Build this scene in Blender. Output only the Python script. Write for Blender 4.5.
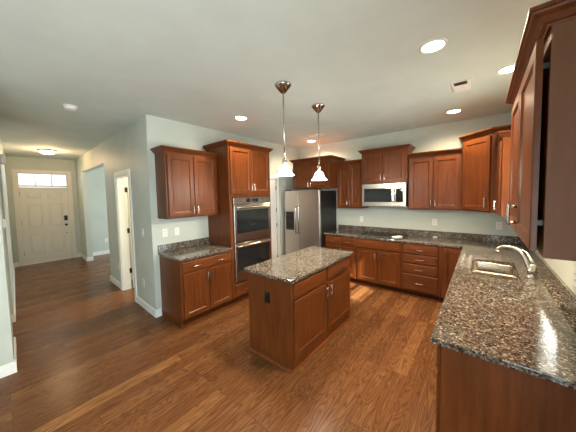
import bpy, bmesh, math, random
from mathutils import Vector, Matrix

# ------------------------------------------------------------------ clear
for o in list(bpy.data.objects):
    bpy.data.objects.remove(o)
SC = bpy.context.scene
COL = SC.collection
PI = math.pi
random.seed(4)

# ------------------------------------------------------------------ camera
YAW, PITCH, ROLL = .6811, -.0564, -.021
CAM_H = 1.6915
cy_, sy_ = math.cos(YAW), math.sin(YAW)
fwd = Vector((-sy_, cy_, 0)); rt = Vector((cy_, sy_, 0)); up = Vector((0, 0, 1))
F = fwd * math.cos(PITCH) + up * math.sin(PITCH)
U0 = up * math.cos(PITCH) - fwd * math.sin(PITCH)
R_ = rt * math.cos(ROLL) + U0 * math.sin(ROLL)
U_ = U0 * math.cos(ROLL) - rt * math.sin(ROLL)
cam = bpy.data.cameras.new('camera')
cam.sensor_width = 36
cam.lens = 239.39 / 576 * 36
cam.shift_x = -.79 / 576
cam.shift_y = (208.35 - 216) / 576
cam.clip_start = .02
co = bpy.data.objects.new('camera', cam)
COL.objects.link(co)
co.matrix_world = Matrix(((R_.x, U_.x, -F.x, 0), (R_.y, U_.y, -F.y, 0), (R_.z, U_.z, -F.z, CAM_H), (0, 0, 0, 1)))
SC.camera = co

# ------------------------------------------------------------------ world, sun, daylight, exposure
SC.view_settings.view_transform = 'Standard'
SC.view_settings.look = 'None'
SC.view_settings.gamma = 1
SC.view_settings.use_curve_mapping = False
SC.view_settings.exposure = 0.55
SC.cycles.use_denoising = True
SC.cycles.max_bounces = 10
SC.cycles.diffuse_bounces = 6
SC.cycles.sample_clamp_indirect = 6

W = bpy.data.worlds.new('sky'); SC.world = W; W.use_nodes = True
wb = W.node_tree.nodes['Background']
wb.inputs[0].default_value = (.80, .92, 1.0, 1)
wb.inputs[1].default_value = 2.6

def light(name, kind, loc, energy, color, size=.1, size_y=None, direction=None, spot=None, blend=.6):
    l = bpy.data.lights.new(name, kind)
    l.energy = energy; l.color = color
    if kind == 'AREA':
        l.size = size
        if size_y: l.shape = 'RECTANGLE'; l.size_y = size_y
    elif kind == 'SUN': l.angle = size
    else: l.shadow_soft_size = size
    if kind == 'SPOT': l.spot_size = spot; l.spot_blend = blend
    o = bpy.data.objects.new(name, l); COL.objects.link(o)
    o.location = loc
    if direction is not None:
        o.rotation_euler = Vector(direction).to_track_quat('-Z', 'Y').to_euler()
    return o

light('sun', 'SUN', (3, -2, 5), 32.0, (1, .93, .82), .01, direction=(-1, .36, -.74))
DAY = (.80, .95, 1.0)
light('daylight_patio', 'AREA', (.72, -.90, 1.05), 84, DAY, 2.5, 1.9, direction=(-1, .35, .0))
light('daylight_back_window', 'AREA', (-1.7, -4.25, 1.5), 6, DAY, 1.8, 1.3, direction=(0, 1, .15))
light('daylight_sink_window', 'AREA', (.80, 3.07, 1.72), 34, (.92, .98, 1.0), .66, .95, direction=(-1, 0, .75))
light('daylight_dining', 'AREA', (-7.3, 5.3, 1.5), 75, (.93, .98, 1.0), 1.8, 1.6, direction=(0, -1, 0))
WARM = (1.0, .77, .50)
light('utility_room_lamp', 'POINT', (-4.7, 2.6, 2.5), 130, (1, .76, .48), .12)

# ------------------------------------------------------------------ materials
def lin(r, g, b):
    f = lambda c: (c / 255 / 12.92) if c / 255 <= .04045 else ((c / 255 + .055) / 1.055) ** 2.4
    return (f(r), f(g), f(b), 1)

class NT:
    def __init__(s, name):
        s.m = bpy.data.materials.new(name); s.m.use_nodes = True
        s.t = s.m.node_tree; s.n = s.t.nodes; s.l = s.t.links
        s.b = s.n['Principled BSDF']
    def add(s, typ, **kw):
        n = s.n.new(typ)
        for k, v in kw.items(): setattr(n, k, v)
        return n
    def ln(s, a, b): s.l.new(a, b)
    def coords(s, scale=(1, 1, 1), rot=(0, 0, 0), world=False):
        if world:
            src = s.add('ShaderNodeNewGeometry').outputs['Position']
        else:
            src = s.add('ShaderNodeTexCoord').outputs['Object']
        mp = s.add('ShaderNodeMapping')
        mp.inputs['Scale'].default_value = scale; mp.inputs['Rotation'].default_value = rot
        s.ln(src, mp.inputs[0]); return mp.outputs[0]
    def noise(s, vec, scale, detail=4, rough=.55, dist=0):
        n = s.add('ShaderNodeTexNoise')
        n.inputs['Scale'].default_value = scale; n.inputs['Detail'].default_value = detail
        n.inputs['Roughness'].default_value = rough; n.inputs['Distortion'].default_value = dist
        s.ln(vec, n.inputs['Vector']); return n.outputs['Fac']
    def ramp(s, fac, stops, const=False):
        r = s.add('ShaderNodeValToRGB')
        e = r.color_ramp.elements
        while len(e) < len(stops): e.new(.5)
        for el, (p, c) in zip(e, stops): el.position = p; el.color = c
        if const: r.color_ramp.interpolation = 'CONSTANT'
        s.ln(fac, r.inputs[0]); return r.outputs[0]
    def mix(s, fac, a, b, mode='MIX'):
        m = s.add('ShaderNodeMix', data_type='RGBA', blend_type=mode)
        for i, v in ((0, fac), (6, a), (7, b)):
            if hasattr(v, 'links'): s.ln(v, m.inputs[i])
            else: m.inputs[i].default_value = v
        return m.outputs[2]
    def bump(s, h, strength=.1, dist=.002):
        bp = s.add('ShaderNodeBump'); bp.inputs['Strength'].default_value = strength
        bp.inputs['Distance'].default_value = dist
        s.ln(h, bp.inputs['Height']); s.ln(bp.outputs[0], s.b.inputs['Normal'])
    def set(s, color=None, rough=None, metal=None, **kw):
        if color is not None:
            if hasattr(color, 'links'): s.ln(color, s.b.inputs['Base Color'])
            else: s.b.inputs['Base Color'].default_value = color
        if rough is not None:
            if hasattr(rough, 'links'): s.ln(rough, s.b.inputs['Roughness'])
            else: s.b.inputs['Roughness'].default_value = rough
        if metal is not None: s.b.inputs['Metallic'].default_value = metal
        for k, v in kw.items(): s.b.inputs[k.replace('_', ' ')].default_value = v
        return s.m

def paint(name, c, rough=.6, var=.04, scale=3):
    n = NT(name); v = n.coords(world=True)
    f = n.noise(v, scale, 3)
    a = [x * (1 - var) for x in c[:3]] + [1]; b = [min(1, x * (1 + var)) for x in c[:3]] + [1]
    return n.set(n.ramp(f, [(.3, a), (.7, b)]), rough)

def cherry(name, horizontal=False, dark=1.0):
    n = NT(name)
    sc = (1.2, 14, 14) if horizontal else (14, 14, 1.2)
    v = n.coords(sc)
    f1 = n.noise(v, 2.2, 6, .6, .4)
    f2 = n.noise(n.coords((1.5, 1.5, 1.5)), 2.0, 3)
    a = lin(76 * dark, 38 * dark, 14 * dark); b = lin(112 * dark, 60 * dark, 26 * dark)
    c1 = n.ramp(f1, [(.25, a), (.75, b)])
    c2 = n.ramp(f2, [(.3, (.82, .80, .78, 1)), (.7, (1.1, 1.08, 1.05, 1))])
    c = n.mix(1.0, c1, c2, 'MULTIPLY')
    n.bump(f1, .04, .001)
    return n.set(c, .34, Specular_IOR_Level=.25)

def glare_wood(name):  # cabinet end panel; reflected haze is put into a paler, pinker wood colour
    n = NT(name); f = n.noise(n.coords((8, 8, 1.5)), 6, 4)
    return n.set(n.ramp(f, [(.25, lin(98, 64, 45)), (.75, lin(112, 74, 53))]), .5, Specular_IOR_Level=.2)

def granite(name):
    n = NT(name); v = n.coords(world=True)
    vo = n.add('ShaderNodeTexVoronoi'); vo.inputs['Scale'].default_value = 125
    vo.inputs['Randomness'].default_value = 1
    d = n.add('ShaderNodeVectorMath', operation='ADD')
    nz = n.add('ShaderNodeTexNoise'); nz.inputs['Scale'].default_value = 90; nz.inputs['Detail'].default_value = 2
    n.ln(v, nz.inputs['Vector'])
    ms = n.add('ShaderNodeVectorMath', operation='SCALE'); ms.inputs['Scale'].default_value = .012
    n.ln(nz.outputs['Color'], ms.inputs[0]); n.ln(v, d.inputs[0]); n.ln(ms.outputs[0], d.inputs[1])
    n.ln(d.outputs[0], vo.inputs['Vector'])
    sep = n.add('ShaderNodeSeparateColor'); n.ln(vo.outputs['Color'], sep.inputs[0])
    pal = n.ramp(sep.outputs[0], [(0, lin(27, 26, 25)), (.20, lin(66, 60, 53)), (.36, lin(110, 96, 80)),
                                  (.54, lin(94, 90, 84)), (.70, lin(136, 127, 114)), (.87, lin(176, 172, 163)), (.95, lin(48, 44, 42))], True)
    big = n.noise(v, 26, 3)
    c = n.mix(n.ramp(big, [(.45, (0, 0, 0, 1)), (.62, (.6, .6, .6, 1))]), pal, lin(70, 60, 54))
    fine = n.noise(v, 420, 2)
    c = n.mix(1.0, c, n.ramp(fine, [(.3, (.72, .72, .72, 1)), (.7, (1.15, 1.15, 1.15, 1))]), 'MULTIPLY')
    return n.set(c, .10, Specular_IOR_Level=.55)

def oak_floor(name):
    n = NT(name)
    v = n.coords(rot=(0, 0, PI / 2), world=True)       # plank rows run along world Y
    br = n.add('ShaderNodeTexBrick'); br.offset = .37; br.offset_frequency = 3
    br.inputs['Scale'].default_value = 1; br.inputs['Brick Width'].default_value = 1.15
    br.inputs['Row Height'].default_value = .127; br.inputs['Mortar Size'].default_value = .0012
    br.inputs['Color1'].default_value = (0, 0, 0, 1); br.inputs['Color2'].default_value = (1, 1, 1, 1)
    br.inputs['Mortar'].default_value = (.5, .5, .5, 1)
    n.ln(v, br.inputs['Vector'])
    pid = br.outputs['Color']
    # offset grain per plank
    off = n.add('ShaderNodeVectorMath', operation='SCALE'); off.inputs['Scale'].default_value = 37.0
    n.ln(pid, off.inputs[0])
    st = n.add('ShaderNodeMapping'); st.inputs['Scale'].default_value = (1.1, 8, 1)
    n.ln(v, st.inputs[0])
    ad = n.add('ShaderNodeVectorMath', operation='ADD'); n.ln(st.outputs[0], ad.inputs[0]); n.ln(off.outputs[0], ad.inputs[1])
    g1 = n.noise(ad.outputs[0], 1.0, 2, .5, .8)
    # cathedral rings from a slow field
    mul = n.add('ShaderNodeMath', operation='MULTIPLY'); mul.inputs[1].default_value = 17; n.ln(g1, mul.inputs[0])
    fr = n.add('ShaderNodeMath', operation='PINGPONG'); fr.inputs[1].default_value = .5; n.ln(mul.outputs[0], fr.inputs[0])
    ring = n.ramp(fr.outputs[0], [(.0, (0, 0, 0, 1)), (.16, (.45, .45, .45, 1)), (.5, (1, 1, 1, 1))])
    st2 = n.add('ShaderNodeMapping'); st2.inputs['Scale'].default_value = (3, 90, 1); n.ln(v, st2.inputs[0])
    g2 = n.noise(st2.outputs[0], 1.0, 4, .6)
    base = n.ramp(pid, [(0, lin(108, 71, 43)), (.5, lin(121, 81, 50)), (.88, lin(129, 88, 55)), (1, lin(150, 107, 67))])
    c = n.mix(ring, n.mix(.62, base, lin(62, 34, 18)), base)
    c = n.mix(1.0, c, n.ramp(g2, [(.3, (.80, .78, .76, 1)), (.7, (1.08, 1.07, 1.05, 1))]), 'MULTIPLY')
    c = n.mix(br.outputs['Fac'], c, lin(62, 36, 20))
    n.bump(g2, .06, .001)
    return n.set(c, n.ramp(g2, [(0, (.20, .20, .20, 1)), (1, (.32, .32, .32, 1))]), Specular_IOR_Level=.14)

def metal(name, c, rough=.3, brushed=None):
    n = NT(name)
    v = n.coords()
    f = n.noise(v, 2, 2)
    r = n.ramp(f, [(.2, (rough * .95,) * 3 + (1,)), (.8, (rough * 1.05,) * 3 + (1,))])
    return n.set(n.ramp(f, [(.2, [x * .97 for x in c[:3]] + [1]), (.8, c)]), r, 1.0)

def plastic(name, c, rough=.4):
    n = NT(name); f = n.noise(n.coords(), 12, 2)
    return n.set(n.ramp(f, [(.2, [x * .96 for x in c[:3]] + [1]), (.8, c)]), rough)

def glow(name, c, strength, base=(.9, .9, .88, 1)):
    n = NT(name); n.set(base, .35)
    n.b.inputs['Emission Color'].default_value = c; n.b.inputs['Emission Strength'].default_value = strength
    return n.m

def pane(name, tint=(1, 1, 1, 1), gloss=.08):
    n = NT(name)
    tr = n.add('ShaderNodeBsdfTransparent'); tr.inputs[0].default_value = tint
    gl = n.add('ShaderNodeBsdfGlossy'); gl.inputs['Roughness'].default_value = .02
    mx = n.add('ShaderNodeMixShader'); mx.inputs[0].default_value = gloss
    n.ln(tr.outputs[0], mx.inputs[1]); n.ln(gl.outputs[0], mx.inputs[2])
    n.ln(mx.outputs[0], n.n['Material Output'].inputs[0])
    return n.m

M = dict(
    wall=paint('wall_paint', lin(190, 196, 186), .5),
    ceiling=paint('ceiling_paint', lin(206, 214, 208), .8),
    trim=paint('white_trim_paint', lin(236, 236, 232), .35, .02),
    door=paint('door_paint', lin(222, 218, 206), .4, .02),
    floor=oak_floor('oak_floor'),
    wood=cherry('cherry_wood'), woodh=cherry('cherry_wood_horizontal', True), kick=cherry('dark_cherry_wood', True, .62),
    shoe=cherry('shoe_moulding_wood', True, 1.15),
    glare_wood=glare_wood('glare_end_wood'),
    granite=granite('speckled_granite'),
    steel=metal('stainless_steel', lin(196, 193, 188), .38),
    steelh=metal('stainless_steel_horizontal', lin(174, 168, 160), .26),
    nickel=metal('brushed_nickel', lin(205, 200, 192), .22),
    chrome=metal('polished_chrome', lin(190, 186, 182), .10),
    sinksteel=metal('sink_steel', lin(178, 166, 148), .25),
    black=plastic('black_plastic', lin(16, 16, 17), .35),
    blackglass=plastic('black_glass', lin(10, 11, 13), .06),
    ovenglass=plastic('oven_glass', lin(28, 32, 34), .07),
    darkside=plastic('dark_appliance_side', lin(30, 29, 28), .45),
    white=plastic('white_plastic', lin(232, 230, 224), .35),
    paper=plastic('white_paper', lin(240, 240, 238), .7),
    bronze=metal('dark_bronze', lin(60, 48, 38), .35),
    shade=glow('frosted_glass_shade', (1, .95, .86, 1), 9.0),
    lens=glow('recessed_lens', (1, .86, .66, 1), 14),
    flush=glow('warm_glass_bowl', (1, .78, .48, 1), 4.0),
    dark=plastic('dark_cavity', lin(22, 20, 18), .8),
    pane=pane('window_glass'),
    concrete=paint('patio_concrete', lin(150, 146, 138), .8, .08),
    blind=plastic('white_blind', lin(230, 230, 226), .5),
)

# ------------------------------------------------------------------ mesh helpers
class MB:
    def __init__(s, f=None): s.v = []; s.f = []; s.sm = []; s.fn = f
    def _add(s, vs, fs, smooth=False):
        b = len(s.v)
        s.v += [s.fn(*p) if s.fn else tuple(p) for p in vs]
        s.f += [tuple(i + b for i in f) for f in fs]; s.sm += [smooth] * len(fs)
        return s
    def box(s, x0, x1, y0, y1, z0, z1):
        return s._add([(x0, y0, z0), (x1, y0, z0), (x1, y1, z0), (x0, y1, z0), (x0, y0, z1), (x1, y0, z1), (x1, y1, z1), (x0, y1, z1)],
                      [(0, 3, 2, 1), (4, 5, 6, 7), (0, 1, 5, 4), (1, 2, 6, 5), (2, 3, 7, 6), (3, 0, 4, 7)])
    def prism(s, pts, z0, z1):
        n = len(pts)
        return s._add([(x, y, z0) for x, y in pts] + [(x, y, z1) for x, y in pts],
                      [tuple(range(n - 1, -1, -1)), tuple(range(n, 2 * n))] + [(i, (i + 1) % n, n + (i + 1) % n, n + i) for i in range(n)])
    def rings(s, rings, cap0=True, cap1=True, smooth=False, closed=True):
        """list of equal-length point loops joined in order"""
        n = len(rings[0]); vs = [p for r in rings for p in r]; fs = []
        for k in range(len(rings) - 1):
            for i in range(n if closed else n - 1):
                j = (i + 1) % n
                fs.append((k * n + i, k * n + j, (k + 1) * n + j, (k + 1) * n + i))
        s._add(vs, fs, smooth)
        b = len(s.v) - len(vs)
        if cap0: s.f.append(tuple(b + i for i in range(n - 1, -1, -1))); s.sm.append(False)
        if cap1: s.f.append(tuple(b + (len(rings) - 1) * n + i for i in range(n))); s.sm.append(False)
        return s
    def panel(s, x0, x1, z0, z1, prof):
        """front facing -Y built from inset rings; prof = [(inset, y), ...]"""
        rs = [[(x0 + i, y, z0 + i), (x1 - i, y, z0 + i), (x1 - i, y, z1 - i), (x0 + i, y, z1 - i)] for i, y in prof]
        return s.rings(rs)
    def lathe(s, prof, c=(0, 0, 0), n=28, smooth=True):
        rs = [[(c[0] + r * math.cos(2 * PI * i / n), c[1] + r * math.sin(2 * PI * i / n), c[2] + z) for i in range(n)] for r, z in prof]
        return s.rings(rs, smooth=smooth)
    def tube(s, pts, r, n=10, smooth=True):
        pts = [Vector(p) for p in pts]; rs = []
        rad = r if isinstance(r, (list, tuple)) else [r] * len(pts)
        ref = None
        for i, p in enumerate(pts):
            d = (pts[min(i + 1, len(pts) - 1)] - pts[max(i - 1, 0)]).normalized()
            if ref is None:
                ref = d.orthogonal().normalized()
            ref = (ref - d * ref.dot(d)).normalized()
            b = d.cross(ref)
            rs.append([tuple(p + (ref * math.cos(2 * PI * k / n) + b * math.sin(2 * PI * k / n)) * rad[i]) for k in range(n)])
        return s.rings(rs, smooth=smooth)
    def build(s, name, mat, parent=None, bevel=0, seg=2):
        me = bpy.data.meshes.new(name); me.from_pydata(s.v, [], s.f); me.update()
        bm = bmesh.new(); bm.from_mesh(me); bmesh.ops.recalc_face_normals(bm, faces=bm.faces); bm.to_mesh(me); bm.free()
        me.polygons.foreach_set('use_smooth', s.sm)
        me.materials.append(mat if not isinstance(mat, str) else M[mat])
        o = bpy.data.objects.new(name, me); COL.objects.link(o)
        if parent: o.parent = parent
        if bevel:
            b = o.modifiers.new('bevel', 'BEVEL'); b.width = bevel; b.segments = seg; b.limit_method = 'ANGLE'
        return o

def tag(o, label, cat, group=None, kind=None):
    if label: o['label'] = label
    if cat: o['category'] = cat
    if group: o['group'] = group
    if kind: o['kind'] = kind
    return o
def thing(name, label, cat, loc=(0, 0, 0), rz=0, group=None):
    o = bpy.data.objects.new(name, None); COL.objects.link(o)
    o.empty_display_size = .05
    o.location = loc; o.rotation_euler = (0, 0, rz)
    return tag(o, label, cat, group)
def struct(o, label=None, cat=None):
    o['kind'] = 'structure'
    if label: o['label'] = label
    if cat: o['category'] = cat
    return o
def relabel(o, label):
    o['label'] = label; return o

def offset_path(path, o):
    """offset an open polyline to its right-hand side by o (mitred)"""
    P = [Vector(p) for p in path]; out = []
    for i, p in enumerate(P):
        ns = []
        if i > 0: d = (P[i] - P[i - 1]).normalized(); ns.append(Vector((d.y, -d.x)))
        if i < len(P) - 1: d = (P[i + 1] - P[i]).normalized(); ns.append(Vector((d.y, -d.x)))
        if len(ns) == 1: q = p + ns[0] * o
        else:
            b = (ns[0] + ns[1]).normalized(); q = p + b * (o / max(.2, b.dot(ns[0])))
        out.append((q.x, q.y))
    return out
CROWN = [(0, 0), (.006, 0), (.010, .008), (.018, .012), (.030, .030), (.042, .040), (.046, .048), (.052, .050), (.052, .064), (-.004, .064), (-.004, 0)]
def crown(path, z, parent, mat='woodh', prof=CROWN):
    m = MB(); cols = [[(x, y, z + h) for x, y in offset_path(path, o)] for o, h in prof]
    n = len(path)
    rs = [[c[i] for c in cols] for i in range(n)]
    m.rings(rs)
    return m.build('crown_moulding', mat, parent)

# ------------------------------------------------------------------ cabinet parts (front faces -Y in local space, front frame at y=0)
SHAKER = [(0, 0), (0, -.016), (.004, -.020), (.056, -.020), (.060, -.016), (.066, -.011), (.070, -.010)]
SLAB = [(0, 0), (0, -.012), (.008, -.018), (.012, -.020)]
def pull(parent, x, z, vertical=True, y=-.020, L=.100):
    """an arched bar pull on two posts"""
    m = MB(); h = L / 2; pr = .030
    pts = []
    for i in range(9):
        t = -1 + 2 * i / 8
        pts.append((t * h * 1.16, -pr - .004 * (1 - t * t)))
    if vertical:
        m.tube([(x, y + q, z + p) for p, q in pts], .0058, 8)
        for sgn in (-1, 1): m.tube([(x, y, z + sgn * h * .86), (x, y - pr, z + sgn * h * .86)], [.0075, .005], 8)
    else:
        m.tube([(x + p, y + q, z) for p, q in pts], .0058, 8)
        for sgn in (-1, 1): m.tube([(x + sgn * h * .86, y, z), (x + sgn * h * .86, y - pr, z)], [.0075, .005], 8)
    return m.build('handle', 'nickel', parent)
def cdoor(parent, x0, x1, z0, z1, handle=None, hz=None, gap=.002):
    d = MB().panel(x0, x1, z0, z1, [(i, y - gap) for i, y in SHAKER]).build('door', 'wood', parent)
    if handle is not None:
        pull(d, handle, hz, True, -.020 - gap)
    return d
def drawer(parent, x0, x1, z0, z1, handles=(), gap=.002, name='drawer_front'):
    d = MB().panel(x0, x1, z0, z1, [(i, y - gap) for i, y in SLAB]).build(name, 'woodh', parent)
    for hx in handles: pull(d, hx, (z0 + z1) / 2, False, -.020 - gap)
    return d
def carcass(parent, w, d, z0, z1, kick=0, kick_in=.07):
    b = MB().box(0, w, 0, d, z0 + kick, z1).build('body', 'wood', parent, .002, 1)
    if kick:
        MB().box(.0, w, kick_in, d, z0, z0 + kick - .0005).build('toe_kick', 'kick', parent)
    return b

# ================================================================== SETTING
H = 2.816
XO, XR, YB = -3.554, .475, 4.776        # oven wall, sink wall, range wall
YC = 1.362                              # hall corner
YS = -4.0                               # wall behind the camera
A = math.radians(2.0)
dx, dy = -math.cos(A), math.sin(A)      # hall runs along this
def hall(s, t, z): return (XO + s * dx + t * dy * 1.0, YC + s * dy - t * dx, z)   # s away from the kitchen, t to the +Y side
# note: t>0 goes into the right-hand rooms, t<0 across the hall

struct(MB().box(-10.2, .75, -4.4, 5.6, -.08, 0).build('floor', 'floor'))
struct(MB().box(-10.2, .75, -4.4, 5.6, H, H + .12).build('ceiling', 'ceiling'))
struct(MB().box(-14, 6, -12, 14, -.25, -.10).build('ground_outside', 'concrete'))

# range wall
struct(MB().box(-5.7, XR + .15, YB, YB + .12, 0, H).build('wall_north', 'wall'))
# oven wall with a door opening beyond the oven tower
m = MB(); m.box(XO - .12, XO, YC, 3.22, 0, H); m.box(XO - .12, XO, 3.96, YB, 0, H); m.box(XO - .12, XO, 3.22, 3.96, 2.04, H)
struct(m.build('wall_west', 'wall'))
# sink wall with the window opening
WY0, WY1, WZ0, WZ1 = 2.72, 3.42, 1.22, 2.22
PY0, PY1, PZ1 = -2.2, .40, 2.3
m = MB(); m.box(XR, XR + .15, YS - .12, PY0, 0, H); m.box(XR, XR + .15, PY1, WY0, 0, H); m.box(XR, XR + .15, PY0, PY1, PZ1, H); m.box(XR, XR + .15, WY1, YB, 0, H)
m.box(XR, XR + .15, WY0, WY1, 0, WZ0); m.box(XR, XR + .15, WY0, WY1, WZ1, H)
struct(m.build('wall_east', 'wall'))
# wall behind the camera with a window, and the glass patio door beside the camera
m = MB(); m.box(-3.7, -2.6, YS - .12, YS, 0, H); m.box(-.8, XR, YS - .12, YS, 0, H); m.box(-2.6, -.8, YS - .12, YS, 0, .85); m.box(-2.6, -.8, YS - .12, YS, 2.15, H)
struct(m.build('wall_south', 'wall'))
w3 = struct(thing('window_3', None, None, (-2.6, YS, .85)), 'wide white window behind the camera', 'window')
m = MB()
for x in (.001, .875, 1.749): m.box(x, x + .05, -.10, -.04, .001, 1.299)
m.box(.051, 1.749, -.098, -.042, .001, .05); m.box(.051, 1.749, -.098, -.042, 1.25, 1.299); m.build('window_frame', 'trim', w3)
MB().box(.03, 1.77, -.073, -.067, .03, 1.27).build('glass_pane', 'pane', w3)
pd = struct(thing('door_4', None, None, (XR, PY0, 0)), 'white sliding glass patio door in the right wall', 'door')
m = MB()
for y in (.001, 1.26, 2.539): m.box(.04, .10, y, y + .06, .001, PZ1 - .001)
m.box(.042, .098, .061, 2.539, PZ1 - .08, PZ1 - .001); m.box(.042, .098, .061, 2.539, .001, .08); m.build('door_frame', 'trim', pd)
MB().box(.067, .073, .04, 2.56, .06, PZ1 - .06).build('glass_pane', 'pane', pd)
struct(MB().box(XR + .151, 5.0, -4.4, 1.6, 2.6, 2.7).build('sun_blocker_slab', 'trim'))  # unseen slab, added to keep direct sun out of the glass door
# living-room wall, its end corner beside the hall
struct(MB().box(XO - .12, XO, YS - .12, -.10, 0, H).build('wall_living', 'wall'))

# hall right wall (t from 0 to .12), doorway and wide opening
D0, D1, DZ = .84, 1.55, 2.08
O0, O1, OZ = 2.36, 4.78, 2.41
HE = 5.62
m = MB(hall)
m.box(.0, D0, 0, .12, 0, H); m.box(D0, D1, 0, .12, DZ, H); m.box(D1, O0, 0, .12, 0, H); m.box(O0, O1, 0, .12, OZ, H); m.box(O1, HE, 0, .12, 0, H)
struct(m.build('wall_hall_right', 'wall'))
# hall left wall (t = -1.27 down), stub, opening and long run
TL = -1.322
m = MB(hall)
m.box(-.0, .58, TL - .12, TL, 0, H); m.box(1.46, HE, TL - .12, TL, 0, H); m.box(.58, 1.46, TL - .12, TL, 2.41, H)
struct(m.build('wall_hall_left', 'wall'))
m = MB(); m.box(-9.3, XO - .12, -1.5, -1.38, 0, H)
struct(m.build('wall_stairwell', 'wall'))
# front wall with door and transom openings
FD0, FD1 = -1.135, -.195      # t range of the front door
m = MB(hall)
TZ0, TZ1 = 2.075, 2.395
m.box(HE, HE + .14, -2.9, FD0, 0, H); m.box(HE, HE + .14, FD1, .25, 0, H); m.box(HE, HE + .14, FD0, FD1, TZ1, H); m.box(HE, HE + .14, FD0, FD1, 2.045, TZ0)
struct(m.build('wall_front', 'wall'))
# dining room seen through the wide opening, and the utility room behind the oven wall
m = MB(); m.box(-9.06, -8.94, 1.70, 5.2, 0, H)
struct(m.build('wall_dining_west', 'wall'))
m = MB(); m.box(-9.06, -8.2, 5.0, 5.12, 0, H); m.box(-6.4, -5.7, 5.0, 5.12, 0, H); m.box(-8.2, -6.4, 5.0, 5.12, 0, .7); m.box(-8.2, -6.4, 5.0, 5.12, 2.3, H)
struct(m.build('wall_dining_north', 'wall'))
struct(MB().box(-5.75, -5.63, 1.60, 5.12, 0, H).build('wall_utility_west', 'wall'))

# trim: baseboards
def base_hall(name, segs):
    m = MB(hall)
    for s0, s1, t0, t1 in segs:
        m.box(s0, s1, t0, t1, 0, .105)
        c = (t0 + t1) / 2
        m.box(s0, s1, min(t0, t1) + (.004 if t0 < 0 and t1 <= 0 and False else .0), max(t0, t1), .105, .112)
    return struct(m.build(name, 'trim', None, .003, 1))
base_hall('baseboard_hall_right', [(-.016, D0 - .075, -.016, -.001), (D1 + .075, O0, -.016, -.001), (O1, HE - .001, -.016, -.001), (O1 - .016, O1 - .001, -.016, .13), (O0 + .001, O0 + .016, -.016, .13)])
base_hall('baseboard_hall_left', [(-.002, .596, TL + .001, TL + .016), (.581, .596, TL - .12, TL + .0009), (1.444, 1.459, TL - .12, TL + .016), (1.46, HE - .001, TL + .001, TL + .016)])
base_hall('baseboard_front', [(HE - .016, HE - .001, TL + .017, FD0 - .095), (HE - .016, HE - .001, FD1 + .095, -.017)])
m = MB(); m.box(-8.939, -8.924, 1.72, 5.0, 0, .112); struct(m.build('baseboard_dining', 'trim', None, .003, 1))
m = MB(); m.box(XO + .001, XO + .016, YC - .016, 1.43, 0, .112); struct(m.build('baseboard_west', 'trim', None, .003, 1))
ly = hall(0, TL, 0)[1]
m = MB(); m.box(XO + .001, XO + .016, YS, ly + .016, 0, .112); struct(m.build('baseboard_living', 'trim', None, .003, 1))
# living wall end piece filling up to the hall's left corner
struct(MB().box(XO - .12, XO, -.10, ly, 0, H).build('wall_living_end', 'wall'))

# ---- front door (six raised panels) with casing, transom, lock set
fd = struct(thing('door_1', None, None, hall(HE, 0, 0)), 'cream six-panel front door with black lock at the end of the hall', 'door')
fd.rotation_euler = (0, 0, math.atan2(dy, dx) + PI / 2)   # local x along -t?, fixed below
# local frame: x to the right as seen from the hall (+t), y away from the viewer, z up
ex = Vector((dy, -dx, 0)).normalized(); ey = Vector((dx, dy, 0))
fd.matrix_world = Matrix(((ex.x, ey.x, 0, fd.location.x), (ex.y, ey.y, 0, fd.location.y), (0, 0, 1, 0), (0, 0, 0, 1)))
w0, w1 = FD0 + .012, FD1 - .012
slab = MB().box(w0, w1, .05, .09, .012, 2.035)
cw = (w1 - w0)
px = [(w0 + .115, w0 + cw / 2 - .055), (w0 + cw / 2 + .055, w1 - .115)]
door_slab = slab.build('slab', 'door', fd)
pm = MB()
for a, b in px:
    for z0, z1 in ((.23, .80), (.95, 1.60), (1.72, 1.90)):
        pm.panel(a, b, z0, z1, [(0, .05), (0, .040), (.012, .032), (.026, .0495), (.034, .0495), (.062, .036)])
pm.build('raised_panels', 'door', fd)
ck = MB()
for a, b in ((FD0 - .09, FD0 + .0), (FD1 - .0, FD1 + .09)): ck.box(a, b, -.020, -.001, 0, TZ1 + .09)
ck.box(FD0 + .0005, FD1 - .0005, -.020, -.001, TZ1, TZ1 + .09)
ck.box(FD0, FD1, -.014, .12, 2.047, TZ0 - .001)
for a, b in ((FD0 + .0005, FD0 + .0115), (FD1 - .0115, FD1 - .0005)): ck.box(a, b, -.001, .13, 0, 2.045)
ck.build('casing', 'door', fd, .003, 1)
MB().box(FD0 + .001, FD1 - .001, .02, .13, .0005, .011).build('threshold', 'trim', fd)
lk = MB().box(w1 - .105, w1 - .035, .022, .05, 1.10, 1.24).build('keypad_lock', 'black', fd, .006)
MB().lathe([(.0, -.03), (.014, -.03), (.014, .03), (.0, .03)], (0, 0, 0), 12)
kb = MB().tube([(w1 - .07, .05, .98), (w1 - .07, .035, .98), (w1 - .07, .03, .98), (w1 - .07, .012, .98), (w1 - .07, -.008, .98), (w1 - .07, -.016, .98)], [.032, .032, .014, .024, .028, .014], 14).build('door_knob', 'black', fd)
MB().tube([(w1 - .07, .05, .75), (w1 - .07, .038, .75)], .012, 10).build('door_stop', 'bronze', fd)
for z in (.25, 1.05, 1.82): MB().box(w0 - .010, w0 + .006, .040, .0495, z, z + .10).build('hinge', 'bronze', fd)
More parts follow.
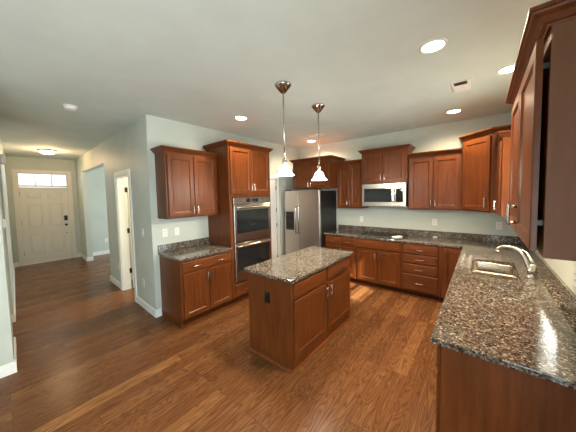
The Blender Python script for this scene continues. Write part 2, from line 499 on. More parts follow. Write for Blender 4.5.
# transom window
tw = struct(thing('window_1', None, None, fd.location), 'white three-pane transom window over the front door', 'window')
tw.matrix_world = fd.matrix_world.copy()
fr = MB()
fr.box(FD0 + .001, FD1 - .001, .05, .09, TZ0 + .001, TZ0 + .018); fr.box(FD0 + .001, FD1 - .001, .05, .09, TZ1 - .018, TZ1 - .001)
tww = (FD1 - FD0)
for a in (FD0 + .001, FD1 - .026): fr.box(a, a + .025, .051, .089, TZ0 + .001, TZ1 - .001)
for k in (1, 2): fr.box(FD0 + tww * k / 3 - .014, FD0 + tww * k / 3 + .014, .055, .085, TZ0 + .02, TZ1 - .02)
fr.build('window_frame', 'trim', tw)
MB().box(FD0 + .02, FD1 - .02, .068, .072, TZ0 + .02, TZ1 - .02).build('glass_pane', 'pane', tw)

# ---- utility doorway in the hall wall: casing, jamb, open door
dw = struct(thing('door_2', None, None, hall(D1, 0, 0)), 'cream utility door standing open in the white hall doorway', 'door')
cs = MB(lambda s, t, z: tuple(Vector(hall(s, t, z)) - Vector(hall(D1, 0, 0))))
cs.box(D0 - .075, D0, -.020, -.001, 0, DZ + .075); cs.box(D1, D1 + .075, -.020, -.001, 0, DZ + .075); cs.box(D0, D1, -.020, -.001, DZ, DZ + .075)
cs.build('casing', 'trim', dw, .003, 1)
jb = MB(cs.fn)
jb.box(D0 + .0005, D0 + .016, -.001, .13, 0, DZ - .0005); jb.box(D1 - .016, D1 - .0005, -.001, .13, 0, DZ - .0005); jb.box(D0 + .016, D1 - .016, -.001, .13, DZ - .016, DZ - .0005)
jb.build('jamb', 'trim', dw)
MB(cs.fn).box(D1 - .045, D1 - .008, .150, .82, .012, DZ - .02).build('slab', 'door', dw, .003, 1)
for z in (.30, 1.05, 1.80): MB(cs.fn).box(D1 - .026, D1 - .0165, .112, .150, z, z + .09).build('hinge', 'bronze', dw)

# ---- pantry door beyond the oven tower
pd_ = struct(thing('door_3', None, None, (XO, 3.96, 0)), 'white pantry door between the oven tower and the refrigerator', 'door')
m = MB(); m.box(.001, .020, -.74 - .075, -.74, 0, 2.115); m.box(.001, .020, 0, .075, 0, 2.115); m.box(.001, .020, -.74, 0, 2.04, 2.115)
m.build('casing', 'trim', pd_, .003, 1)
sl = MB().box(-.045, -.008, -.735, -.004, .012, 2.035).build('slab', 'trim', pd_)
m = MB()
for z0, z1 in ((.2, .95), (1.1, 1.9)):
    m.rings([[(-.008, -.62 + i, z0 + i), (-.008 + y, -.62 + i, z1 - i), (-.008 + y, -.12 - i, z1 - i), (-.008 + y, -.12 - i, z0 + i)] for i, y in ((0, 0.001), (.02, .004), (.05, .004))], False)
m.build('raised_panels', 'trim', pd_)
for z in (.25, .98, 1.32, 1.8): MB().box(-.007, .003, -.016, -.001, z, z + .09).build('hinge', 'bronze', pd_)

struct(MB().box(XO + .001, XO + .05, 4.045, 4.22, 0, 2.06).build('trim_1', 'wall', None, .003, 1))

# ---- window over the sink with open blind
wn = struct(thing('window_2', None, None, (XR, WY0, WZ0)), 'white window with open slatted blind over the sink', 'window')
ww, wh = WY1 - WY0, WZ1 - WZ0
m = MB(); m.box(.05, .11, .001, .05, .001, wh - .001); m.box(.05, .11, ww - .05, ww - .001, .001, wh - .001)
m.box(.05, .11, .05, ww - .05, .001, .05); m.box(.05, .11, .05, ww - .05, wh - .05, wh - .001); m.box(.055, .105, .05, ww - .05, wh / 2 - .02, wh / 2 + .02)
m.build('window_frame', 'trim', wn)
MB().box(.078, .082, .04, ww - .04, .04, wh - .04).build('glass_pane', 'pane', wn)
MB().box(-.03, .05, .0, ww, .0, .018).build('window_sill', 'trim', wn)
m = MB()
k = 0
z = .07
while z < wh - .05:
    m.box(.006, .042, .012, ww - .012, z - .001, z + .001); z += .045
m.box(.008, .045, .01, ww - .01, wh - .045, wh - .005)
m.build('blind', 'blind', wn)

# ================================================================== CABINETS
ZC = .882      # top of base carcasses
ZT = .914      # worktop surface
RZ_W, RZ_N, RZ_E = PI / 2, 0, -PI / 2      # fronts facing +X, -Y, -X

# ---- left base cabinet under the small worktop (front faces +X)
y0, y1 = 1.440, 2.238
t = thing('base_cabinet', 'cherry base cabinet with one wide two-handled drawer, left of the oven tower', 'cabinet', (-2.965, y0, 0), RZ_W)
w = y1 - y0
m = MB(); m.box(0, w, 0, .586, .10, ZC - .001); m.box(0, .018, .016, .586, .0005, .0995)
m.build('body', 'wood', t, .002, 1)
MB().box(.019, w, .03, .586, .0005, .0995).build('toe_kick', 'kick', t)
MB().box(-.0, w, .012, .0295, .0005, .022).build('shoe_moulding', 'shoe', t)
drawer(t, .030, w - .020, .715, .852, (w * .28, w * .74))
mid = (w + .008) / 2
cdoor(t, .030, mid - .004, .115, .690, mid - .035, .60); cdoor(t, mid + .004, w - .020, .115, .690, mid + .035, .60)

wt = thing('countertop', 'small speckled granite worktop left of the oven tower', 'countertop', (XO, 1.424, 0))
MB().box(.001, .639, 0, y1 - 1.424 - .002, ZC, ZT).build('slab', 'granite', wt, .005)
MB().box(.001, .021, 0, y1 - 1.424 - .002, ZT, 1.016).build('backsplash', 'granite', wt, .003, 1)

# ---- left wall cabinet
y0 = 1.447; y1 = 2.238; w = y1 - y0
t = thing('wall_cabinet', 'cherry two-door wall cabinet left of the oven tower', 'cabinet', (-3.252, y0, 0), RZ_W)
carcass(t, w, .300, 1.40, 2.300)
mid = w / 2 - .004
cdoor(t, .022, mid - .003, 1.425, 2.262, mid - .032, 1.50); cdoor(t, mid + .003, w - .022, 1.425, 2.262, mid + .032, 1.50)
crown([(0, .300), (0, 0), (w, 0)][::1], 2.296, t)

# ---- oven tower
y0, y1 = 2.240, 3.135; w = y1 - y0
t = thing('oven_cabinet', 'tall cherry cabinet tower holding the double oven', 'cabinet', (-2.962, y0, 0), RZ_W)
m = MB()
m.box(0, w, 0, .59, 1.672, 2.455); m.box(0, .050, 0, .59, .10, 1.672); m.box(w - .040, w, 0, .59, .10, 1.672)
m.box(.050, w - .040, 0, .59, .10, .318); m.box(.050, w - .040, .55, .59, .318, 1.672)
m.build('body', 'wood', t)
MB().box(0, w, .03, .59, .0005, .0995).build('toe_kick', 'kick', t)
MB().box(0, w, .012, .0295, .0005, .022).build('shoe_moulding', 'shoe', t)
mid = w / 2
cdoor(t, .025, mid - .003, 1.725, 2.435, mid - .032, 1.82); cdoor(t, mid + .003, w - .025, 1.725, 2.435, mid + .032, 1.82)
drawer(t, .050, w - .040, .125, .300, (w * .30, w * .72))
crown([(0, .59), (0, 0), (w, 0), (w, .59)], 2.450, t)

# double oven, standing in the tower
ow0, ow1 = .058, w - .048
t = thing('double_oven', 'stainless double wall oven with black glass doors in the cherry tower', 'oven', (-2.962, y0, 0), RZ_W)
MB().box(ow0, ow1, -.001, .52, .330, 1.664).build('body', 'darkside', t)
cp = MB().box(ow0, ow1, -.022, -.0015, 1.560, 1.664).build('control_panel', 'steelh', t, .004)
MB().box((ow0 + ow1) / 2 - .14, (ow0 + ow1) / 2 + .12, -.0245, -.0225, 1.590, 1.645).build('display', 'blackglass', cp)
for nm, z0, z1, wz0 in (('upper_door', .970, 1.552, 1.105), ('lower_door', .380, .955, .515)):
    d = MB()
    d.rings([[(ow0 + i, y, z0 + i), (ow1 - i, y, z0 + i), (ow1 - i, y, z1 - i), (ow0 + i, y, z1 - i)] for i, y in ((0, -.0015), (0, -.028), (.004, -.032))])
    d = d.build('oven_door', 'steelh', t)
    MB().box(ow0 + .045, ow1 - .045, -.0345, -.0325, wz0, z1 - .085).build('window', 'ovenglass', d, .004)
    hb = MB()
    hz = z1 - .045
    pts = [(ow0 + .03 + (ow1 - ow0 - .06) * i / 12, -.070 - .012 * math.sin(PI * i / 12), hz) for i in range(13)]
    hb.tube(pts, .013, 10)
    for x in (ow0 + .045, ow1 - .045): hb.tube([(x, -.031, hz), (x, -.072, hz)], .010, 8)
    hb.build('handle', 'nickel', d)
    if nm == 'upper_door':
        mm = MB(); cxm = (ow0 + ow1) / 2; rr = .018
        mm.tube([(cxm, -.0325, 1.035), (cxm, -.0350, 1.035)], rr, 20)
        mm.build('round_badge', 'nickel', d)
MB().box(ow0, ow1, -.020, -.0015, .332, .374).build('vent_strip', 'steelh', t, .003, 1)

# ---- island
ix0, ix1, iy0, iy1 = -1.970, -1.372, 1.700, 2.950
w = iy1 - iy0
t = thing('kitchen_island', 'cherry kitchen island cabinet with two drawers and two doors', 'island', (ix1, iy0, 0), RZ_W)
MB().box(0, w, 0, ix1 - ix0, .0005, ZC - .001).build('body', 'wood', t, .002, 1)
sh = [(0, 0), (.016, 0), (.016, .006), (.010, .016), (0, .020)]
m = MB()
path = [(0, ix1 - ix0), (0, 0), (w, 0), (w, ix1 - ix0)]
cols = [[(x, y, .001 + h) for x, y in offset_path(path, o + .001)] for o, h in sh]
m.rings([[c[i] for c in cols] for i in range(4)]); m.build('shoe_moulding', 'shoe', t)
mid = .635
for a, b, hnd in ((.030, mid - .020, None), (mid + .020, w - .018, 1)):
    d = drawer(t, a, b, .705, .852, ((a + b) / 2,) if hnd else ())
    if not hnd:
        for q in (-.048, .048): MB().tube([((a + b) / 2 + q, -.0221, .778), ((a + b) / 2 + q, -.0228, .778)], .004, 8).build('screw_hole', 'dark', d)
cdoor(t, .030, mid - .020, .115, .682, mid - .048, .60); cdoor(t, mid + .020, w - .018, .115, .682, mid + .048, .60)
t = thing('island_countertop', 'speckled granite top of the kitchen island', 'countertop', (-1.994, 1.660, 0))
MB().box(0, .666, 0, 1.332, ZC, ZT).build('slab', 'granite', t, .006)
# outlet on the island end
def outlet(label, loc, rz, mat='white', kind='outlet', group=None, wd=.072, hgt=.116):
    t = thing('power_outlet' if kind == 'outlet' else 'light_switch', label, 'outlet' if kind == 'outlet' else 'light switch', loc, rz, group)
    MB().box(-wd / 2, wd / 2, -.007, -.001, -hgt / 2, hgt / 2).build('cover_plate', mat, t, .003)
    if kind == 'outlet':
        for dz in (-.021, .021):
            s = MB().box(-.016, .016, -.0095, -.0072, dz - .014, dz + .014).build('socket', mat, t, .004)
            q = MB(); q.box(-.008, -.005, -.0102, -.0096, dz - .004, dz + .007); q.box(.005, .008, -.0102, -.0096, dz - .004, dz + .007); q.build('slot', 'dark', s)
    else:
        n = 1 if wd < .09 else 2
        for k in range(n):
            xx = (k - (n - 1) / 2) * .046
            MB().box(xx - .006, xx + .006, -.016, -.0072, -.012, .012).build('toggle', mat, t, .002, 1)
    return t
outlet('black power outlet on the end panel of the kitchen island', (-1.683, iy0, .655), 0, 'black')

# ---- range-wall base cabinets (front faces -Y)
FY = 4.158
def base_unit(label, x0, x1):
    t = thing('base_cabinet', label, 'cabinet', (x0, FY, 0), RZ_N)
    w = x1 - x0
    MB().box(0, w, 0, YB - FY - .002, .10, ZC - .001).build('body', 'wood', t, .002, 1)
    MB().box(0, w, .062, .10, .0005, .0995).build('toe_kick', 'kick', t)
    MB().box(0, w, .048, .0615, .0005, .020).build('shoe_moulding', 'shoe', t)
    return t, w
t, w = base_unit('cherry base cabinet with two drawers beside the refrigerator', -2.440, -1.782)
drawer(t, .02, w / 2 - .006, .715, .852, (w * .26,)); drawer(t, w / 2 + .006, w - .02, .715, .852, (w * .74,))
cdoor(t, .02, w / 2 - .004, .125, .690, w / 2 - .035, .60); cdoor(t, w / 2 + .004, w - .02, .125, .690, w / 2 + .035, .60)
t, w = base_unit('cherry base cabinet with two doors below the cooktop', -1.780, -1.016)
drawer(t, .02, w - .02, .715, .852, (), name='false_front')
cdoor(t, .02, w / 2 - .003, .125, .690, w / 2 - .034, .595); cdoor(t, w / 2 + .003, w - .02, .125, .690, w / 2 + .034, .595)
t, w = base_unit('cherry base cabinet with a stack of four drawers', -1.014, -.482)
for z0, z1 in ((.715, .852), (.565, .700), (.400, .548), (.125, .385)): drawer(t, .018, w - .022, z0, z1, (w / 2,))
t, w = base_unit('narrow cherry corner base cabinet with one vertical handle', -.480, -.160)
cdoor(t, .040, w - .020, .125, .852, .075, .79)
# ---- sink run (front faces -X), only its end panel shows from the camera
def side_unit(label, ya, yb, kind):
    t = thing('base_cabinet', label, 'cabinet', (-.158, yb, 0), RZ_E)
    w = yb - ya
    m = MB()
    if kind == 'sink':
        m.box(0, w, .0, XR + .156, .10, .66); m.box(0, w, 0, .018, .66, ZC - .001)
    else: m.box(0, w, 0, XR + .156, .10 if kind != 'end' else .0005, ZC - .001)
    m.build('body', 'wood', t, .002, 1)
    if kind != 'end': MB().box(0, w, .062, .10, .0005, .0995).build('toe_kick', 'kick', t)
    return t, w
t, w = side_unit('cherry sink base cabinet below the double sink', 2.58, 3.54, 'sink')
drawer(t, .02, w - .02, .715, .852, (), name='false_front')
cdoor(t, .02, w / 2 - .003, .125, .690, w / 2 - .034, .6); cdoor(t, w / 2 + .003, w - .02, .125, .690, w / 2 + .034, .6)
t, w = side_unit('cherry base cabinet between the sink and the corner', 3.542, 4.156, 'plain')
drawer(t, .02, w - .03, .715, .852, (w / 2,)); cdoor(t, .02, w - .03, .125, .690, .06, .6)
t, w = side_unit('cherry base cabinet with bare end panel at near end of granite worktop', 1.460, 2.578, 'plain')
drawer(t, .02, w / 2 - .006, .715, .852, (w * .26,)); drawer(t, w / 2 + .006, w - .02, .715, .852, (w * .74,))
cdoor(t, .02, w / 2 - .004, .125, .690, w / 2 - .035, .6); cdoor(t, w / 2 + .004, w - .02, .125, .690, w / 2 + .035, .6)
MB().box(w - .02, w, .0625, XR + .156, .0005, .0995).build('end_panel_foot', 'wood', t)

# ---- L-shaped worktop with a sink cut-out
SX0, SX1, SYA, SYB = -.075, .272, 2.800, 3.465
CX0, CXE = -2.462, -.204
t = thing('countertop', 'long L-shaped speckled granite worktop with the sink and cooktop', 'countertop', (0, 0, 0))
xs = [CX0, CXE, SX0, SX1, XR - .001]; ys = [1.432, SYA, SYB, 4.136, YB - .001]
fill = {(i, j) for i in range(1, 4) for j in range(4)} | {(0, 3)}
fill.discard((2, 1))
bm_v = {}; mv = MB(); fs = []
def gv(i, j, k):
    if (i, j, k) not in bm_v:
        bm_v[(i, j, k)] = len(mv.v); mv.v.append((xs[i], ys[j], (ZC, ZT)[k]))
    return bm_v[(i, j, k)]
for (i, j) in fill:
    mv.f.append((gv(i, j, 1), gv(i + 1, j, 1), gv(i + 1, j + 1, 1), gv(i, j + 1, 1)))
    mv.f.append((gv(i, j, 0), gv(i, j + 1, 0), gv(i + 1, j + 1, 0), gv(i + 1, j, 0)))
    for (di, dj, a, b) in ((-1, 0, (i, j), (i, j + 1)), (1, 0, (i + 1, j + 1), (i + 1, j)), (0, -1, (i + 1, j), (i, j)), (0, 1, (i, j + 1), (i + 1, j + 1))):
        if (i + di, j + dj) not in fill:
            mv.f.append((gv(*a, 0), gv(*b, 0), gv(*b, 1), gv(*a, 1)))
mv.sm = [False] * len(mv.f)
mv.build('slab', 'granite', t, .006)
MB().box(CX0, XR - .021, YB - .021, YB - .001, ZT + .0005, 1.016).build('backsplash', 'granite', t, .003, 1)
MB().box(XR - .021, XR - .001, 1.432, YB - .0215, ZT + .0005, 1.016).build('backsplash', 'granite', t, .003, 1)

# ---- double bowl sink (undermount)
t = thing('kitchen_sink', 'stainless double-bowl sink set into the granite worktop', 'sink', ((SX0 + SX1) / 2, (SYA + SYB) / 2, ZC))
def bowl(ya, yb, dpt=.19):
    xa, xb = SX0 + .004, SX1 - .004
    cx_, cyy = (SX0 + SX1) / 2, (SYA + SYB) / 2
    def loop(i, z, r=.045, n=5):
        pts = []
        for (cx, cy, a0) in ((xb - r, yb - r, 0), (xa + r, yb - r, 90), (xa + r, ya + r, 180), (xb - r, ya + r, 270)):
            for k in range(n + 1):
                a = math.radians(a0 + 90 * k / n); rr = max(.01, r - i)
                pts.append((cx - cx_ + rr * math.cos(a) - 0, cy - cyy + rr * math.sin(a), z))
        return pts
    m = MB()
    m.rings([loop(-.010, -.001), loop(0, -.001), loop(.004, -.012), loop(.006, -dpt + .03), loop(.014, -dpt + .01), loop(.035, -dpt), ], False, True, True)
    b = m.build('bowl', 'sinksteel', t)
    dr = MB(); dr.lathe([(.0, .002), (.042, .002), (.045, .0), (.0, -.002)], ((xa + xb) / 2 - cx_, (ya + yb) / 2 - cyy, -dpt + .001), 20)
    dr.build('drain', 'chrome', b)
DVY = 3.062
bowl(SYA + .004, DVY - .014); bowl(DVY + .014, SYB - .004)
MB().box(SX0 - (SX0 + SX1) / 2 + .004, SX1 - (SX0 + SX1) / 2 - .004, DVY - .0135 - (SYA + SYB) / 2, DVY + .0135 - (SYA + SYB) / 2, -.06, .002).build('divider', 'nickel', t, .006)

# ---- faucet
t = thing('kitchen_faucet', 'brushed nickel arched faucet with lever behind the sink', 'faucet', (.352, 2.965, ZT))
MB().lathe([(.0, 0), (.040, 0), (.040, .006), (.033, .014), (.030, .050), (.034, .056), (.034, .068), (.028, .076), (.027, .100), (.020, .118), (.0, .126)], (0, 0, .0005), 24).build('base', 'nickel', t)
ctrl = [(-.020, 0, .070), (-.050, .012, .165), (-.085, .024, .222), (-.130, .036, .248), (-.180, .048, .250), (-.216, .056, .234), (-.232, .060, .206)]
pts = []
for i in range(len(ctrl) - 1):
    p0, p1, p2, p3 = [Vector(ctrl[max(0, min(len(ctrl) - 1, i + k))]) for k in (-1, 0, 1, 2)]
    for q in range(5):
        u = q / 5
        pts.append(.5 * ((2 * p1) + (p2 - p0) * u + (2 * p0 - 5 * p1 + 4 * p2 - p3) * u * u + (3 * p1 - p0 - 3 * p2 + p3) * u ** 3))
pts.append(Vector(ctrl[-1]))
MB().tube(pts, [.017 - .004 * i / (len(pts) - 1) for i in range(len(pts))], 12).build('spout', 'nickel', t)
tip = pts[-1]
MB().tube([tip, tip + Vector((-.003, .001, -.022))], [.0155, .0155], 12).build('aerator', 'nickel', t)
MB().tube([(0, 0, .118), (-.004, .012, .148), (-.030, .045, .205), (-.075, .085, .238)], [.013, .012, .008, .006], 10).build('lever', 'nickel', t)

# ---- cooktop
t = thing('cooktop', 'black glass electric cooktop set in the range-wall worktop', 'cooktop', (-1.400, 4.440, ZT))
MB().box(-.38, .38, -.24, .24, .0005, .008).build('glass_top', 'blackglass', t, .003, 1)
for x, y, r in ((-.23, -.10, .09), (-.23, .11, .07), (.12, .11, .09), (.10, -.10, .075)):
    n = 32
    MB().rings([[(x + q * math.cos(2 * PI * i / n), y + q * math.sin(2 * PI * i / n), .0083) for i in range(n)] for q in (r - .004, r)], False, False).build('burner_ring', 'darkside', t)
MB().box(.29, .34, -.10, .10, .0085, .009).build('touch_controls', 'darkside', t)
t = thing('booklet', 'white instruction booklet lying on the right of the cooktop', 'booklet', (-1.125, 4.315, ZT + .0085), math.radians(62))
MB().box(-.085, .085, -.035, .035, .0, .022).build('pages', 'paper', t, .002, 1)
MB().box(-.087, .087, -.037, .037, .0225, .0245).build('cover', 'paper', t)
o = MB().lathe([(0, 0), (.030, 0), (.036, .010), (.034, .020), (.024, .024), (0, .025)], (0, 0, 0), 20).build('scrub_pad', 'paper')
o.location = (-.610, 4.660, ZT + .0005); tag(o, 'small white round pad on the dark worktop against the backsplash', 'pad')

# ---- wall cabinets on the range wall
def wall_unit(name, label, x0, x1, yf, z0, z1, crown_path=None, hz=None, dz=(.022, .025)):
    t = thing(name, label, 'cabinet', (x0, yf, 0), RZ_N)
    w = x1 - x0
    MB().box(0, w, 0, YB - yf - .002, z0, z1).build('body', 'wood', t, .002, 1)
    mid = w / 2
    h = hz or z0 + .10
    cdoor(t, .022, mid - .003, z0 + dz[0], z1 - dz[1] - .012, mid - .032, h); cdoor(t, mid + .003, w - .022, z0 + dz[0], z1 - dz[1] - .012, mid + .032, h)
    crown(crown_path(w, YB - yf - .003), z1 - .004, t)
    return t
wall_unit('wall_cabinet', 'cherry two-door cabinet above the refrigerator', -3.240, -2.330, 4.17, 1.815, 2.380, lambda w, d: [(0, d), (0, 0), (w, 0), (w, d)], hz=1.90)
wall_unit('wall_cabinet', 'cherry two-door wall cabinet between refrigerator and microwave', -2.322, -1.784, 4.452, 1.400, 2.275, lambda w, d: [(0, 0), (w, 0)], hz=1.505)
wall_unit('wall_cabinet', 'cherry two-door cabinet directly above the microwave', -1.778, -.992, 4.392, 1.862, 2.425, lambda w, d: [(0, d), (0, 0), (w, 0), (w, d)], hz=1.965)
wall_unit('wall_cabinet', 'wide cherry two-door wall cabinet right of the microwave', -.986, -.250, 4.452, 1.400, 2.275, lambda w, d: [(0, 0), (w, 0)], hz=1.505)
# diagonal corner cabinet
ax, ay = -.245, 4.452; bx, by = .092, 4.115
t = thing('corner_cabinet', 'tall diagonal cherry wall cabinet in the kitchen corner', 'cabinet', (ax, ay, 0), 0)
P = [(0, 0), (bx - ax, by - ay), (XR - ax - .002, by - ay), (XR - ax - .002, YB - ay - .002), (0, YB - ay - .002)]
MB().prism(P, 1.400, 2.440).build('body', 'wood', t, .002, 1)
L = math.hypot(bx - ax, by - ay)
rotm = Matrix.Rotation(-PI / 4, 4, 'Z')
def dg(x, y, z):
    v = rotm @ Vector((x, y, z)); return (v.x, v.y, v.z)
d = MB(dg).panel(.022, L - .022, 1.422, 2.405, [(i, y - .002) for i, y in SHAKER]).build('door', 'wood', t)
m = MB(dg); x = L - .055; z = 1.52
m.tube([(x, -.022 - .030 - .004 * (1 - (k / 4 - 1) ** 2), z + (k / 4 - 1) * .058) for k in range(9)], .0058, 8)
for sgn in (-1, 1): m.tube([(x, -.022, z + sgn * .043), (x, -.052, z + sgn * .043)], [.0075, .005], 8)
m.build('handle', 'nickel', d)
crown([(0, YB - ay - .003), (0, 0), (bx - ax, by - ay), (XR - ax - .003, by - ay)], 2.436, t)

# small cabinet on the sink wall, between the corner and the window
def east_unit(label, ya, yb, xf, z0, z1, ndoor, path, hz, name='wall_cabinet'):
    t = thing(name, label, 'cabinet', (xf, yb, 0), RZ_E)
    w = yb - ya; dd = XR - xf - .002
    MB().box(0, w, 0, dd, z0, z1).build('body', 'wood', t, .002, 1)
    if ndoor == 1: cdoor(t, .022, w - .022, z0 + .022, z1 - .034, w - .06, hz, .004)
    else:
        mid = w / 2
        cdoor(t, .022, mid - .003, z0 + .020, z1 - .030, mid - .032, hz, .016); cdoor(t, mid + .003, w - .012, z0 + .020, z1 - .030, mid + .032, hz, .016)
        for z in (z0 + .12, z1 - .14): MB().box(w - .018, w - .013, -.0155, -.0005, z, z + .02).build('hinge', 'darkside', t)
        relabel(MB().box(w + .0005, w + .005, .001, dd, z0, z1 - .004).build('end_panel', 'glare_wood', t), 'pinkish-brown end panel with hazy glare in its colour')
    crown(path(w, dd), z1 - .004, t, prof=CROWN if ndoor == 1 else [(o * 1.25, h * .9) for o, h in CROWN])
    return t
east_unit('narrow cherry wall cabinet between the corner cabinet and sink window', 3.56, 4.108, .160, 1.400, 2.275, 1, lambda w, d: [(0, 0), (w, 0), (w, d)], 1.52)
east_unit('near cherry wall cabinet at the right edge of the photo', 1.290, 2.300, .180, 1.435, 2.275, 2, lambda w, d: [(0, d), (0, 0), (w, 0), (w, d)], 1.560)

# ================================================================== APPLIANCES
# ---- refrigerator (side by side)
fx0, fx1, fy = -3.392, -2.486, 4.030
t = thing('refrigerator', 'stainless side-by-side refrigerator with ice dispenser', 'refrigerator', (fx0, fy, 0), 0)
w = fx1 - fx0
MB().box(0, w, .055, YB - fy - .06, .02, 1.762).build('body', 'darkside', t, .006)
sp = .385
for nm, a, b in (('freezer_door', .002, sp - .003), ('fridge_door', sp + .003, w - .002)):
    m = MB()
    m.rings([[(a + i, y, .085 + i), (b - i, y, .085 + i), (b - i, y, 1.775 - i), (a + i, y, 1.775 - i)] for i, y in ((0, .053), (0, .012), (.004, .004), (.012, .0))])
    d = m.build('door', 'steel', t)
    hx = sp - .040 if nm == 'freezer_door' else sp + .040
    hb = MB(); pts = [(hx, -.050 - .012 * math.sin(PI * i / 12), .86 + .60 * i / 12) for i in range(13)]
    hb.tube(pts, .013, 10)
    for z in (.885, 1.435): hb.tube([(hx, .001, z), (hx, -.052, z)], .011, 8)
    hb.build('handle', 'chrome', d)
    if nm == 'freezer_door':
        q = MB().box(.045, .265, -.006, -.0005, .935, 1.330).build('dispenser', 'black', d, .004)
        MB().box(.065, .245, -.0085, -.0065, 1.215, 1.305).build('dispenser_controls', 'blackglass', q)
        MB().box(.115, .195, -.018, -.0065, 1.09, 1.16).build('dispenser_paddle', 'darkside', q, .006)
        MB().box(.055, .255, -.022, -.0065, .945, .965).build('dispenser_tray', 'darkside', q, .003)
MB().box(.01, w - .01, .035, .0545, .0005, .080).build('kick_grille', 'black', t)
hm = MB(); hm.box(.03, .12, .02, .10, 1.7765, 1.795); hm.box(w - .12, w - .03, .02, .10, 1.7765, 1.795); hm.build('hinge_cover', 'darkside', t)

# ---- over-the-range microwave
mx0, mx1, my = -1.766, -1.004, 4.370
t = thing('microwave', 'stainless over-range microwave with black door glass', 'microwave', (mx0, my, 0), 0)
w = mx1 - mx0; z0, z1 = 1.452, 1.856
MB().box(0, w, .022, YB - my - .003, z0, z1).build('body', 'darkside', t)
m = MB(); m.rings([[(i, y, z0 + i), (w - i, y, z0 + i), (w - i, y, z1 - i), (i, y, z1 - i)] for i, y in ((0, .0215), (0, .003), (.004, 0))])
fp = m.build('front_frame', 'steelh', t)
dv = .555
wd = MB().box(.045, dv - .02, -.006, -.0005, z0 + .075, z1 - .085).build('door_glass', 'blackglass', t, .004)
MB().box(.085, dv - .055, -.0078, -.0062, z0 + .105, z1 - .155).build('window', 'ovenglass', wd)
MB().box(dv + .045, w - .045, -.006, -.0005, z0 + .075, z1 - .085).build('control_panel', 'blackglass', t, .004)
MB().box(dv + .13, dv + .17, -.0072, -.0062, z1 - .135, z1 - .118).build('clock_display', 'white', t)
m = MB(); m.tube([(dv + .012, -.038, z0 + .07 + (z1 - z0 - .15) * i / 8) for i in range(9)], .013, 10)
for z in (z0 + .09, z1 - .10): m.tube([(dv + .012, -.0005, z), (dv + .012, -.038, z)], .010, 8)
m.build('handle', 'nickel', t)
MB().box(0, w, .0, .0215, z1 + .0005, z1 + .004).build('vent_grille', 'darkside', t)

# ================================================================== CEILING FIXTURES
def recessed(label, x, y, power=88):
    t = thing('recessed_light', label, 'ceiling light', (x, y, H), 0)
    n = 32
    tr = MB().rings([[(r * math.cos(2 * PI * i / n), r * math.sin(2 * PI * i / n), z) for i in range(n)] for r, z in ((.096, -.0006), (.096, -.005), (.078, -.007), (.076, -.002))], False, False, True)
    tr.build('trim_ring', 'white', t)
    MB().lathe([(0, -.0012), (.075, -.0012), (.075, -.004), (0, -.004)], (0, 0, 0), n).build('lens', 'lens', t)
    l = light('downlight', 'SPOT', (0, 0, -.03), power, WARM, .07, direction=(0, 0, -1), spot=math.radians(158), blend=.8)
    l.parent = t
recessed('largest recessed light, left of the ceiling register', -.321, 2.207, 125)
recessed('recessed light beside the crown of the near right cabinet', .172, 3.085, 70)
recessed('recessed light above the drawers, beyond the ceiling register', -.339, 4.150)
recessed('recessed light in front of the oven tower', -2.741, 2.327)
recessed('recessed light in front of the cabinet above the refrigerator', -2.832, 4.303, 130)

def register(label, x, y, wx, wy):
    t = thing('ceiling_vent', label, 'air vent', (x, y, H), 0)
    m = MB(); f = .028
    a, b = wx / 2, wy / 2
    m.box(-a, a, -b, -b + f, -.010, -.0005); m.box(-a, a, b - f, b, -.010, -.0005); m.box(-a, -a + f, -b + f, b - f, -.010, -.0005); m.box(a - f, a, -b + f, b - f, -.010, -.0005)
    m.build('frame', 'white', t, .002, 1)
    MB().box(-a + f, a - f, -b + f, b - f, -.0018, -.0006).build('duct_opening', 'dark', t)
    s = MB(); k = int((wy - 2 * f) / .022)
    for i in range(k):
        yy = -b + f + .011 + i * .022
        zz = (-.009, -.003) if i < k * .4 else (-.003, -.010)
        s._add([(-a + f, yy - .009, zz[0]), (a - f, yy - .009, zz[0]), (a - f, yy + .011, zz[1]), (-a + f, yy + .011, zz[1])], [(0, 1, 2, 3)])
    s.build('louvres', 'white', t)
register('square white ceiling register among the recessed lights on the right', -.202, 3.210, .17, .33)
register('small white ceiling vent above the refrigerator side of the kitchen', -2.49, 3.96, .30, .12)

t = thing('smoke_detector', 'round white smoke detector on the hall ceiling', 'smoke detector', (-3.889, .651, H))
MB().lathe([(0, -.0005), (.072, -.0005), (.072, -.012), (.0, -.012)], n=28).build('mounting_plate', 'white', t)
MB().lathe([(0, -.0125), (.064, -.0125), (.062, -.030), (.050, -.042), (.03, -.046), (0, -.047)], n=28).build('cover', 'white', t)

t = thing('flush_ceiling_light', 'glowing flush-mount ceiling light near the front door', 'ceiling light', (-7.665, .840, H))
MB().lathe([(0, -.0005), (.185, -.0005), (.190, -.012), (.180, -.028), (.0, -.028)], n=36).build('metal_pan', 'bronze', t)
MB().lathe([(.168, -.0285), (.160, -.050), (.130, -.080), (.080, -.100), (.03, -.108), (0, -.109)], n=36).build('glass_bowl', 'flush', t)
MB().lathe([(0, -.1095), (.010, -.1095), (.012, -.120), (0, -.130)], n=14).build('finial', 'bronze', t)
t.scale = (.86, .86, .9)
l = light('hall_lamp', 'POINT', (0, 0, -.20), 17, (1.0, .64, .34), .10); l.parent = t

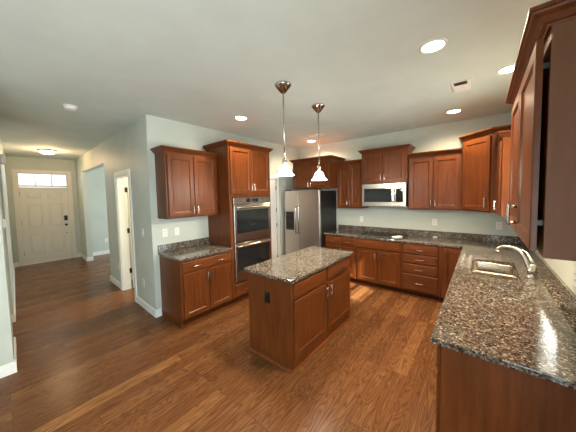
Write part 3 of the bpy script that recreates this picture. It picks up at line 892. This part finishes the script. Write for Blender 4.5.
def pendant(label, x, y, zs):
    t = thing('pendant_light', label, 'pendant light', (x, y, H), 0, None)
    MB().lathe([(0, -.0005), (.084, -.0005), (.088, -.010), (.080, -.022), (.030, -.082), (.014, -.092), (.010, -.100), (0, -.100)], n=28).build('canopy', 'chrome', t)
    MB().lathe([(0, -.1005), (.008, -.1005), (.008, zs + .075), (0, zs + .075)], n=12).build('rod', 'nickel', t)
    MB().lathe([(0, zs + .0745), (.012, zs + .0745), (.024, zs + .060), (.026, zs + .010), (.020, zs + .002), (0, zs + .002)], n=20).build('socket', 'nickel', t)
    MB().lathe([(.022, zs + .0015), (.036, zs - .003), (.050, zs - .018), (.059, zs - .045), (.068, zs - .070), (.082, zs - .090), (.100, zs - .104),
                (.097, zs - .105), (.079, zs - .088), (.064, zs - .068), (.055, zs - .044), (.046, zs - .018), (.020, zs - .004)], n=32).build('glass_shade', 'shade', t)
    l = light('pendant_bulb', 'POINT', (0, 0, zs - .14), 26, (1, .90, .74), .05); l.parent = t
pendant('nearer pendant light with bell glass shade, left over island', -1.604, 1.927, -.818)
pendant('farther pendant light with bell glass shade, right over island', -1.646, 2.668, -.836)

# ================================================================== SMALL THINGS ON WALLS
outlet('white outlet left of the pair above the small granite worktop', (XO, 1.535, 1.182), RZ_W)
outlet('white switch right of the pair above the small granite worktop', (XO, 1.706, 1.180), RZ_W, kind='switch', wd=.075)
outlet('white outlet on the wall behind the cooktop, left of the microwave', (-1.938, YB, 1.160), 0)
outlet('white outlet below the wide wall cabinet right of microwave', (-.637, YB, 1.168), 0)
outlet('white outlet in the corner behind the sink under corner cabinet', (.200, YB, 1.160), 0)
hrot = math.atan2(-dy, -dx)   # a wall facing the hall (towards -Y)
def on_hall(s, z): return tuple(hall(s, 0, z))
outlet('white light switch on the blue-grey hall wall near the corner', on_hall(.345, 1.18), hrot, kind='switch')
outlet('white low outlet on the hall wall near the kitchen corner', on_hall(.43, .40), hrot)
outlet('white low outlet on the wall between doorway and wide opening', on_hall(1.72, .42), hrot)
outlet('white light switch on the narrow wall beside the front door', on_hall(5.10, 1.15), hrot, kind='switch')
outlet('white low outlet on the dining room wall through the wide opening', (-8.94, 2.12, .42), RZ_W)
outlet('white outlet on the right wall below the near cabinet', (XR, 2.30, 1.13), RZ_E)
# thermostat and door chime on the hall's left wall
t = thing('thermostat', 'small white thermostat at the left hall corner', 'thermostat', hall(.20, TL, 1.46), hrot + PI)
MB().box(-.055, .055, -.012, -.001, -.045, .045).build('back_plate', 'white', t, .003)
MB().box(-.045, .045, -.026, -.0125, -.036, .036).build('cover', 'white', t, .004)
t = thing('door_chime', 'white door chime box high on the left hall wall', 'door chime', hall(1.9, TL, 2.30), hrot + PI)
MB().box(-.09, .09, -.045, -.001, -.07, .07).build('cover', 'white', t, .006)
